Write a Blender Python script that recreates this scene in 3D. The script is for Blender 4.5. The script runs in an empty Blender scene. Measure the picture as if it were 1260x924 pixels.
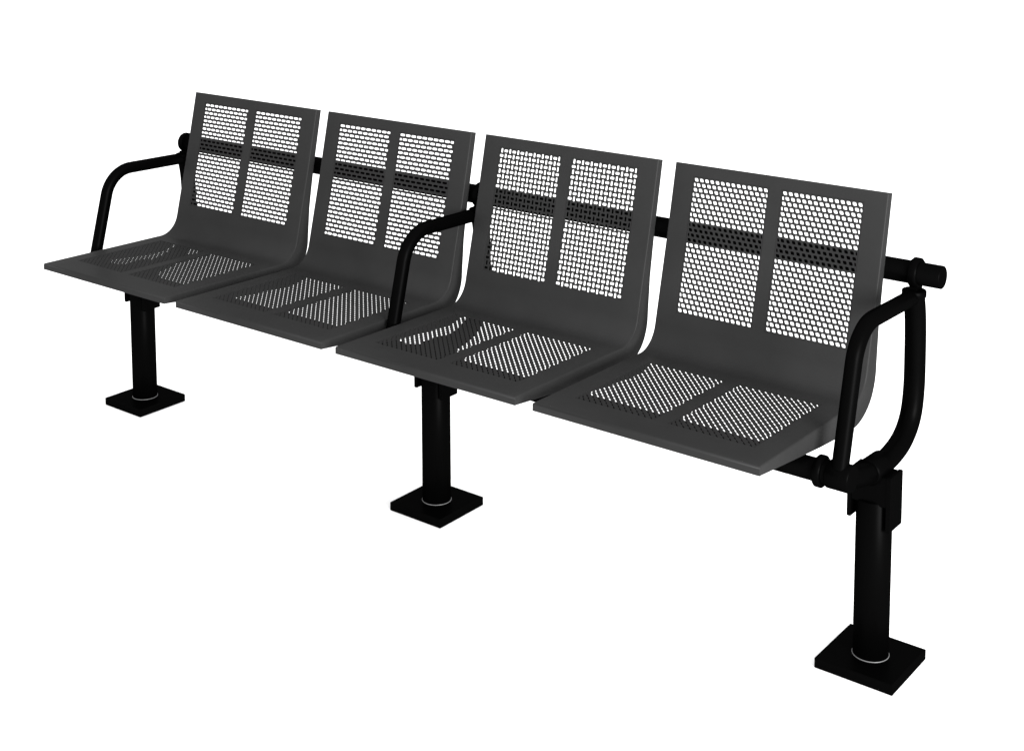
import bpy, math
from mathutils import Vector, Matrix
scene=bpy.context.scene
COL=scene.collection
# ------------------------------------------------------------ materials
def coat(name,base,gloss,rough,var=0.12,bump=0.02,graze=0.0):
    m=bpy.data.materials.new(name); m.use_nodes=True
    nt=m.node_tree; N=nt.nodes; L=nt.links; N.clear()
    out=N.new('ShaderNodeOutputMaterial')
    tc=N.new('ShaderNodeTexCoord')
    n1=N.new('ShaderNodeTexNoise'); n1.inputs['Scale'].default_value=5; n1.inputs['Detail'].default_value=4
    mr=N.new('ShaderNodeMapRange'); mr.inputs['From Min'].default_value=.3; mr.inputs['From Max'].default_value=.7
    mr.inputs['To Min'].default_value=1-var; mr.inputs['To Max'].default_value=1+var
    L.new(tc.outputs['Object'],n1.inputs['Vector']); L.new(n1.outputs['Fac'],mr.inputs['Value'])
    vm=N.new('ShaderNodeVectorMath'); vm.operation='SCALE'; vm.inputs[0].default_value=base
    L.new(mr.outputs['Result'],vm.inputs['Scale'])
    n2=N.new('ShaderNodeTexNoise'); n2.inputs['Scale'].default_value=420; n2.inputs['Detail'].default_value=2
    L.new(tc.outputs['Object'],n2.inputs['Vector'])
    bp=N.new('ShaderNodeBump'); bp.inputs['Strength'].default_value=bump*5; bp.inputs['Distance'].default_value=.0006
    L.new(n2.outputs['Fac'],bp.inputs['Height'])
    df=N.new('ShaderNodeBsdfDiffuse'); L.new(vm.outputs['Vector'],df.inputs['Color']); L.new(bp.outputs['Normal'],df.inputs['Normal'])
    gl=N.new('ShaderNodeBsdfAnisotropic'); gl.inputs['Roughness'].default_value=rough
    lw=N.new('ShaderNodeLayerWeight'); lw.inputs['Blend'].default_value=.5
    pw=N.new('ShaderNodeMath'); pw.operation='POWER'; pw.inputs[1].default_value=4; L.new(lw.outputs['Facing'],pw.inputs[0])
    ma=N.new('ShaderNodeMath'); ma.operation='MULTIPLY_ADD'; ma.inputs[1].default_value=graze; ma.inputs[2].default_value=gloss
    L.new(pw.outputs[0],ma.inputs[0]); L.new(ma.outputs[0],gl.inputs['Color'])
    L.new(bp.outputs['Normal'],gl.inputs['Normal'])
    ad=N.new('ShaderNodeAddShader'); L.new(df.outputs[0],ad.inputs[0]); L.new(gl.outputs[0],ad.inputs[1])
    L.new(ad.outputs[0],out.inputs['Surface'])
    return m
M_SEAT=coat('charcoal_powder_coat',(.0165,.0165,.0165),.0035,.36,.14,graze=.034)
M_PANEL=coat('charcoal_perforated_sheet',(.0155,.0155,.0155),.0025,.45,.10,graze=.018)
M_TUBE=coat('black_powder_coat',(.0005,.0005,.0005),.0009,.38,.1,graze=.001)
M_WELD=coat('bare_weld_metal',(.09,.09,.09),.05,.4,.3)
def ground_mat():
    m=bpy.data.materials.new('white_ground'); m.use_nodes=True
    nt=m.node_tree; b=nt.nodes['Principled BSDF']
    b.inputs['Roughness'].default_value=1; b.inputs['Specular IOR Level'].default_value=0
    n=nt.nodes.new('ShaderNodeTexNoise'); n.inputs['Scale'].default_value=3
    r=nt.nodes.new('ShaderNodeValToRGB'); r.color_ramp.elements[0].color=(.93,.93,.93,1); r.color_ramp.elements[1].color=(.95,.95,.95,1)
    nt.links.new(n.outputs['Fac'],r.inputs['Fac']); nt.links.new(r.outputs['Color'],b.inputs['Base Color'])
    return m
# ------------------------------------------------------------ mesh helpers
class MB:
    def __init__(s): s.v=[]; s.f=[]; s.sm=[]
    def face(s,idx,sm=False): s.f.append(idx); s.sm.append(sm)
    def add(s,p): s.v.append(tuple(p)); return len(s.v)-1
    def tube(s,pts,r,n=20,caps=True,cham=0.0):
        pts=[Vector(p) for p in pts]
        rad=[r]*len(pts)
        if cham>0:
            d0=(pts[1]-pts[0]).normalized(); d1=(pts[-1]-pts[-2]).normalized()
            pts=[pts[0],pts[0]+d0*cham]+pts[1:-1]+[pts[-1]-d1*cham,pts[-1]]
            rad=[r-cham,r]+[r]*(len(pts)-4)+[r,r-cham]
        up=None; rings=[]
        for i,p in enumerate(pts):
            t=(pts[min(i+1,len(pts)-1)]-pts[max(i-1,0)]).normalized()
            if up is None:
                up=Vector((0,0,1)) if abs(t.z)<.9 else Vector((1,0,0))
            up=(up-t*up.dot(t)).normalized(); sd=t.cross(up)
            rings.append([s.add(p+(up*math.cos(2*math.pi*k/n)+sd*math.sin(2*math.pi*k/n))*rad[i]) for k in range(n)])
        for a,b in zip(rings,rings[1:]):
            for k in range(n): s.face([a[k],a[(k+1)%n],b[(k+1)%n],b[k]],True)
        if caps:
            for ring,fl in ((rings[0],0),(rings[-1],1)):
                c=[s.add(s.v[i]) for i in ring]
                s.face(c if fl else c[::-1])
    def box(s,lo,hi,c=.0015):
        x0,y0,z0=lo; x1,y1,z1=hi
        R=[]
        for z,i in ((z0,c),(z0+c,0),(z1-c,0),(z1,c)):
            R.append([s.add(q) for q in ((x0+i,y0+i,z),(x1-i,y0+i,z),(x1-i,y1-i,z),(x0+i,y1-i,z))])
        for a,b in zip(R,R[1:]):
            for k in range(4): s.face([a[k],a[(k+1)%4],b[(k+1)%4],b[k]])
        s.face(R[0][::-1]); s.face(R[-1])
    def torus(s,c,R,r,n=48,m=8):
        g=[[s.add((c[0]+(R+r*math.cos(b))*math.cos(a),c[1]+(R+r*math.cos(b))*math.sin(a),c[2]+r*math.sin(b)))
            for b in [2*math.pi*j/m for j in range(m)]] for a in [2*math.pi*i/n for i in range(n)]]
        for i in range(n):
            for j in range(m):
                s.face([g[i][j],g[(i+1)%n][j],g[(i+1)%n][(j+1)%m],g[i][(j+1)%m]],True)
    def mesh(s,name,mat):
        me=bpy.data.meshes.new(name); me.from_pydata(s.v,[],s.f)
        me.polygons.foreach_set('use_smooth',s.sm); me.materials.append(mat); me.update()
        return me
    def build(s,name,mat,parent=None,loc=(0,0,0)):
        o=bpy.data.objects.new(name,s.mesh(name,mat)); COL.objects.link(o); o.location=loc
        if parent: o.parent=parent
        return o
def copy_tree(o,parent,dx=0,meshes=None):
    c=o.copy(); COL.objects.link(c); c.parent=parent
    c.location=(o.location.x+dx,o.location.y,o.location.z)
    for i,ch in enumerate(o.children):
        d=copy_tree(ch,c)
        if meshes: d.data=meshes[i]
    return c
def catmull(P,n=10):
    P=[Vector(p) for p in P]; out=[]
    Q=[P[0]*2-P[1]]+P+[P[-1]*2-P[-2]]
    for i in range(1,len(Q)-2):
        for k in range(n):
            t=k/n; a,b,c,d=Q[i-1:i+3]
            out.append(.5*((2*b)+(c-a)*t+(2*a-5*b+4*c-d)*t*t+(3*b-a-3*c+d)*t**3))
    out.append(P[-1]); return out
def fillet(P,radii,n=10):
    P=[Vector(p) for p in P]; out=[P[0]]
    for i in range(1,len(P)-1):
        a=(P[i-1]-P[i]); b=(P[i+1]-P[i]); la,lb=a.length,b.length; a.normalize(); b.normalize()
        ang=a.angle(b); tl=min(radii[i-1]/math.tan(ang/2),la*.49,lb*.49); r=tl*math.tan(ang/2)
        c=P[i]+(a+b).normalized()*(r/math.sin(ang/2))
        s=P[i]+a*tl-c; e=P[i]+b*tl-c
        th=s.angle(e)
        for k in range(n+1):
            t=k/n
            out.append(c+(s*math.sin((1-t)*th)+e*math.sin(t*th))/math.sin(th))
    out.append(P[-1]); return out
# ------------------------------------------------------------ seat shell profile (y,z), top of the back down to the front lip
prof=fillet([(0,.168,.907),(0,.134,.755),(0,.074,.508),(0,-.358,.513)],[1.2,.062],14)
seg=[0]
for a,b in zip(prof,prof[1:]): seg.append(seg[-1]+(b-a).length)
LEN=seg[-1]
def at(s):
    s=max(0,min(LEN,s))
    for i in range(len(seg)-1):
        if s<=seg[i+1] or i==len(seg)-2:
            t=(s-seg[i])/max(1e-9,seg[i+1]-seg[i]); return prof[i].lerp(prof[i+1],t)
def tan(s):
    d=.004; return (at(s+d)-at(s-d)).normalized()
def nrm(s):
    t=tan(s); return Vector((0,-t.z,t.y))
SB=next(seg[i] for i in range(len(prof)) if prof[i].z<.5225)
def fdepth(s):
    K=[(0,.018),(.16,.021),(.26,.028),(.34,.040),(SB-.01,.049),(SB+.06,.049),(SB+.18,.041),(LEN-.06,.023),(LEN,.017)]
    for (a,x),(b,y) in zip(K,K[1:]):
        if s<=b: return x+(y-x)*(s-a)/(b-a)
    return K[-1][1]
W=.2528; MG=.050; CB=.0145
PX=[(-W+MG,-CB),(CB,W-MG)]
RR=.004
ARC=[(RR-RR*math.cos(q),RR-RR*math.sin(q)) for q in [math.pi/2*k/4 for k in range(5)]]
def pos(x,s,off):
    p=at(s)+nrm(s)*off; return (x,p.y,p.z)
def shell(s0,s1,pan,lip_start,lip_end):
    mb=MB()
    cuts=sorted(set([s0,s1,pan[0],pan[1]]))
    S=[]
    for a,b in zip(cuts,cuts[1:]):
        st=.02 if (a>=pan[0]-1e-6 and b<=pan[1]+1e-6) else .006
        n=max(1,int((b-a)/st)); S+=[a+(b-a)*k/n for k in range(n)]
    S.append(s1)
    xs=[-W+MG,-CB,CB,W-MG]
    def cols(s):
        d=fdepth(s)
        return [(-W,d)]+[(-W+a,o) for a,o in ARC]+[(x,0) for x in xs]+[(W-a,o) for a,o in ARC[::-1]]+[(W,d)]
    rows=[[mb.add(pos(x,s,o)) for x,o in cols(s)] for s in S]
    nc=len(rows[0]); i0=1+len(ARC)
    for i in range(len(S)-1):
        mid=(S[i]+S[i+1])/2
        for k in range(nc-1):
            if pan[0]<mid<pan[1] and (k==i0 or k==i0+2): continue
            mb.face([rows[i][k],rows[i][k+1],rows[i+1][k+1],rows[i+1][k]],True)
    ia=min(range(len(S)),key=lambda i:abs(S[i]-pan[0])); ib=min(range(len(S)),key=lambda i:abs(S[i]-pan[1]))
    for k in (i0,i0+2):
        loop=[(i,k) for i in range(ia,ib+1)]+[(i,k+1) for i in range(ib,ia-1,-1)]
        top=[];low=[]
        for (i,kk) in loop:
            x,o=cols(S[i])[kk]; top.append(mb.add(pos(x,S[i],0))); low.append(mb.add(pos(x,S[i],.003)))
        for a in range(len(loop)):
            b=(a+1)%len(loop); mb.face([top[a],top[b],low[b],low[a]])
    for flag,s,sg in ((lip_start,s0,-1),(lip_end,s1,1)):
        if not flag: continue
        t=tan(s)*sg; n=nrm(s); d=fdepth(s); p0=at(s)
        prev=None
        for ins,o in ARC[::-1]+[(0,d)]:
            e=.8*(RR-ins); q=p0+n*o; ql=q+t*e
            cur=[mb.add((-W+ins,q.y,q.z)),mb.add((-W+ins,ql.y,ql.z)),mb.add((W-ins,ql.y,ql.z)),mb.add((W-ins,q.y,q.z))]
            if prev:
                for k in range(3): mb.face([prev[k],prev[k+1],cur[k+1],cur[k]],o<d)
            prev=cur
    return mb
r2=math.sqrt(.5)
def diag(hl,hw):
    uv=[(hl-.4*hw,-.9*hw),(hl,0),(hl-.4*hw,.9*hw),(0,hw),(-hl+.4*hw,.9*hw),(-hl,0),(-hl+.4*hw,-.9*hw),(0,-hw)]
    return [((u-v)*r2,(u+v)*r2) for u,v in uv]
def rrect(hx,hy,shear=0):
    P=[(hx,0),(.88*hx,.84*hy),(0,hy),(-.88*hx,.84*hy),(-hx,0),(-.88*hx,-.84*hy),(0,-hy),(.88*hx,-.84*hy)]
    return [(x+shear*y,y) for x,y in P]
def panel(x0,x1,sa,sb,p,q0,H,shift,th,H2=None):
    """perforated sheet: rows q0 apart, holes p apart, each row set off by shift*p; H2: every other hole"""
    mb=MB(); rec=.0008; ed=.002
    nr=int((sb-sa-2*ed)/q0); q=(sb-sa-2*ed)/nr
    def quad(a,b,c,d):
        if b-a>1e-6: mb.face([mb.add(pos(x,s,rec)) for x,s in ((a,c),(b,c),(b,d),(a,d))])
    quad(x0,x1,sa,sa+ed); quad(x0,x1,sb-ed,sb)
    for j in range(nr):
        s=sa+ed+j*q; cs=s+q/2
        quad(x0,x0+ed,s,s+q); quad(x1-ed,x1,s,s+q)
        edge=[x0+ed]; xx=x0+ed+((j*shift*p)%p)
        while xx<x1-ed-1e-6:
            if xx>edge[-1]+1e-6: edge.append(xx)
            xx+=p
        edge.append(x1-ed)
        for i,(xa,xb) in enumerate(zip(edge,edge[1:])):
            cw=xb-xa
            if cw<.42*p: quad(xa,xb,s,s+q); continue
            k_=min(1,cw/p); cx=(xa+xb)/2
            HH=H2 if (H2 and (i+j)%2) else H
            o=[];a=[];b=[]
            for k in range(8):
                an=k*math.pi/4; c,si=math.cos(an),math.sin(an)
                ox=cx+(0 if abs(c)<.1 else math.copysign(cw/2,c)); os=cs+(0 if abs(si)<.1 else math.copysign(q/2,si))
                hx,hs=HH[k]; hx*=k_
                o.append(mb.add(pos(ox,os,rec)))
                a.append(mb.add(pos(cx+hx,cs+hs,rec))); b.append(mb.add(pos(cx+hx,cs+hs,rec+th)))
            for k in range(8):
                l=(k+1)%8
                mb.face([o[k],o[l],a[l],a[k]]); mb.face([a[k],a[l],b[l],b[k]])
    return mb
# ------------------------------------------------------------ the bench
bench=bpy.data.objects.new('bench',None); COL.objects.link(bench); bench.location=(0,0,0)
bench['label']='black metal bench of four perforated charcoal seats with three armrests, standing on three square-footed posts'
bench['category']='bench'
SP=.55; P=1.137
BK=(.022,.325); ST=(SB+.078,LEN-.070)
SLIT=dict(p=.0190,q0=.0112,H=rrect(.0083,.0031),shift=.5,th=.0014)
WEAVE=dict(p=.0124,q0=.0122,H=rrect(.0030,.0057),shift=0,th=.0014,H2=rrect(.0058,.0032))
DOTS=dict(p=.0132,q0=.0108,H=rrect(.0045,.0037,.35),shift=.5,th=.0016)
def slots(hw,th): return dict(p=.0145,q0=.0106,H=diag(.0072,hw),shift=.0106/.0145,th=th)
FAR=slots(.00085,.0020); NEAR=slots(.00150,.0014)
back=shell(0,SB,BK,True,False).build('backrest',M_SEAT,bench,(-1.5*SP,0,0))
for a,b in PX: panel(a,b,*BK,**SLIT).build('perforated_panel',M_PANEL,back)
seat=shell(SB,LEN,ST,False,True).build('seat',M_SEAT,bench,(-1.5*SP,0,0))
for a,b in PX: panel(a,b,*ST,**FAR).build('perforated_panel',M_PANEL,seat)
near=[panel(a,b,*ST,**NEAR).mesh('perforated_panel',M_PANEL) for a,b in PX]
for k,kind in ((1,None),(2,WEAVE),(3,DOTS)):
    ms=None if kind is None else [panel(a,b,*BK,**kind).mesh('perforated_panel',M_PANEL) for a,b in PX]
    copy_tree(back,bench,k*SP,ms); copy_tree(seat,bench,k*SP,near if k>1 else None)
RY,RZ=.178,.752; BY,BZ=-.155,.440
m=MB(); m.tube([(-1.150,RY,RZ),(1.192,RY,RZ)],.0235,28,True,.0015); rail=m.build('back_rail',M_TUBE,bench)
m=MB(); m.tube([(-1.137,BY,BZ),(1.137,BY,BZ)],.022,28,True,.0015); beam=m.build('seat_beam',M_TUBE,bench)
def side(X):
    pts=catmull([(0,.168,.712),(0,.178,.66),(0,.182,.59),(0,.181,.51),(0,.166,.455),(0,.128,.420),(0,.07,.404),(0,.0,.402),(0,-.07,.412),(0,BY,BZ)],8)
    m=MB(); m.tube(pts,.0215,22); up=m.build('back_upright',M_TUBE,bench,(X,0,0))
    m=MB(); m.tube([(0,.168,.706),(0,.168,.720)],.0245,24,True,.0015); m.tube([(-.009,RY,RZ),(.009,RY,RZ)],.0315 if X>-1 else .028,28,True,.003)
    m.box((-.008,.157,.716),(.008,.19,.728)); m.build('rail_clamp',M_TUBE,up)
    m=MB(); pts=fillet([(0,.168,.706),(0,-.094,.711),(0,-.160,.455)],[.085],18); m.tube(pts,.0163,20); m.build('armrest',M_TUBE,bench,(X,0,0))
    m=MB(); sx=-.040 if X>-.5 else .04
    m.tube([(sx-.008,BY,BZ),(sx+.008,BY,BZ)],.0305,28,True,.003); m.tube([(-.024,BY,BZ),(.024,BY,BZ)],.0265,28,True,.002)
    m.build('beam_collar',M_TUBE,up)
    m=MB(); m.tube([(0,0,.0215),(0,0,.345)],.0352,36,True,.002); post=m.build('leg',M_TUBE,bench,(X,0,0))
    m=MB(); m.box((-.081,-.081,0),(.081,.081,.0223)); m.build('base_plate',M_TUBE,post)
    m=MB(); m.torus((0,0,.0232),.0356,.0010); m.build('weld_ring',M_WELD,post)
    m=MB(); m.box((-.0445,-.029,.305),(-.036,.029,.402)); m.box((.036,-.029,.292),(.0445,.029,.402)); m.box((-.0358,-.0275,.340),(.0358,.0275,.400))
    m.tube([(0,-.034,.405),(0,.034,.402)],.0262,24,True,.004)
    m.build('mounting_bracket',M_TUBE,post)
for X in (-P,0,P): side(X)
# ------------------------------------------------------------ ground
m=MB(); m.face([m.add(q) for q in ((-150,-150,0),(150,-150,0),(150,150,0),(-150,150,0))])
g=m.build('ground',ground_mat()); g['kind']='structure'
# ------------------------------------------------------------ light
w=bpy.data.worlds.new('World'); scene.world=w; w.use_nodes=True
w.node_tree.nodes['Background'].inputs[0].default_value=(1,1,1,1); w.node_tree.nodes['Background'].inputs[1].default_value=1.95
ld=bpy.data.lights.new('softbox','AREA'); ld.shape='SQUARE'; ld.size=2.5; ld.energy=1000
lo=bpy.data.objects.new('softbox',ld); COL.objects.link(lo); lo.location=(6.5,-3.0,1.8)
lo.rotation_euler=(Vector((.2,0,.6))-lo.location).to_track_quat('-Z','Y').to_euler()
# ------------------------------------------------------------ camera
cd=bpy.data.cameras.new('camera'); co=bpy.data.objects.new('camera',cd); COL.objects.link(co)
R=Vector((.78826912,.61532575,-.00245285)); U=Vector((-.066012,.0885272,.99388397)); F=R.cross(U)*-1
mat=Matrix((R,U,-F)).transposed().to_4x4(); mat.translation=Vector((2.2472,-2.5569,1.5753)); co.matrix_world=mat
cd.sensor_width=36; cd.lens=1774.29*36/1260; cd.shift_x=-(634.56-630)/1260; cd.shift_y=-(462-29.64)/1260
cd.clip_end=1000; scene.camera=co
scene.view_settings.view_transform='Standard'; scene.view_settings.look='None'; scene.view_settings.exposure=0
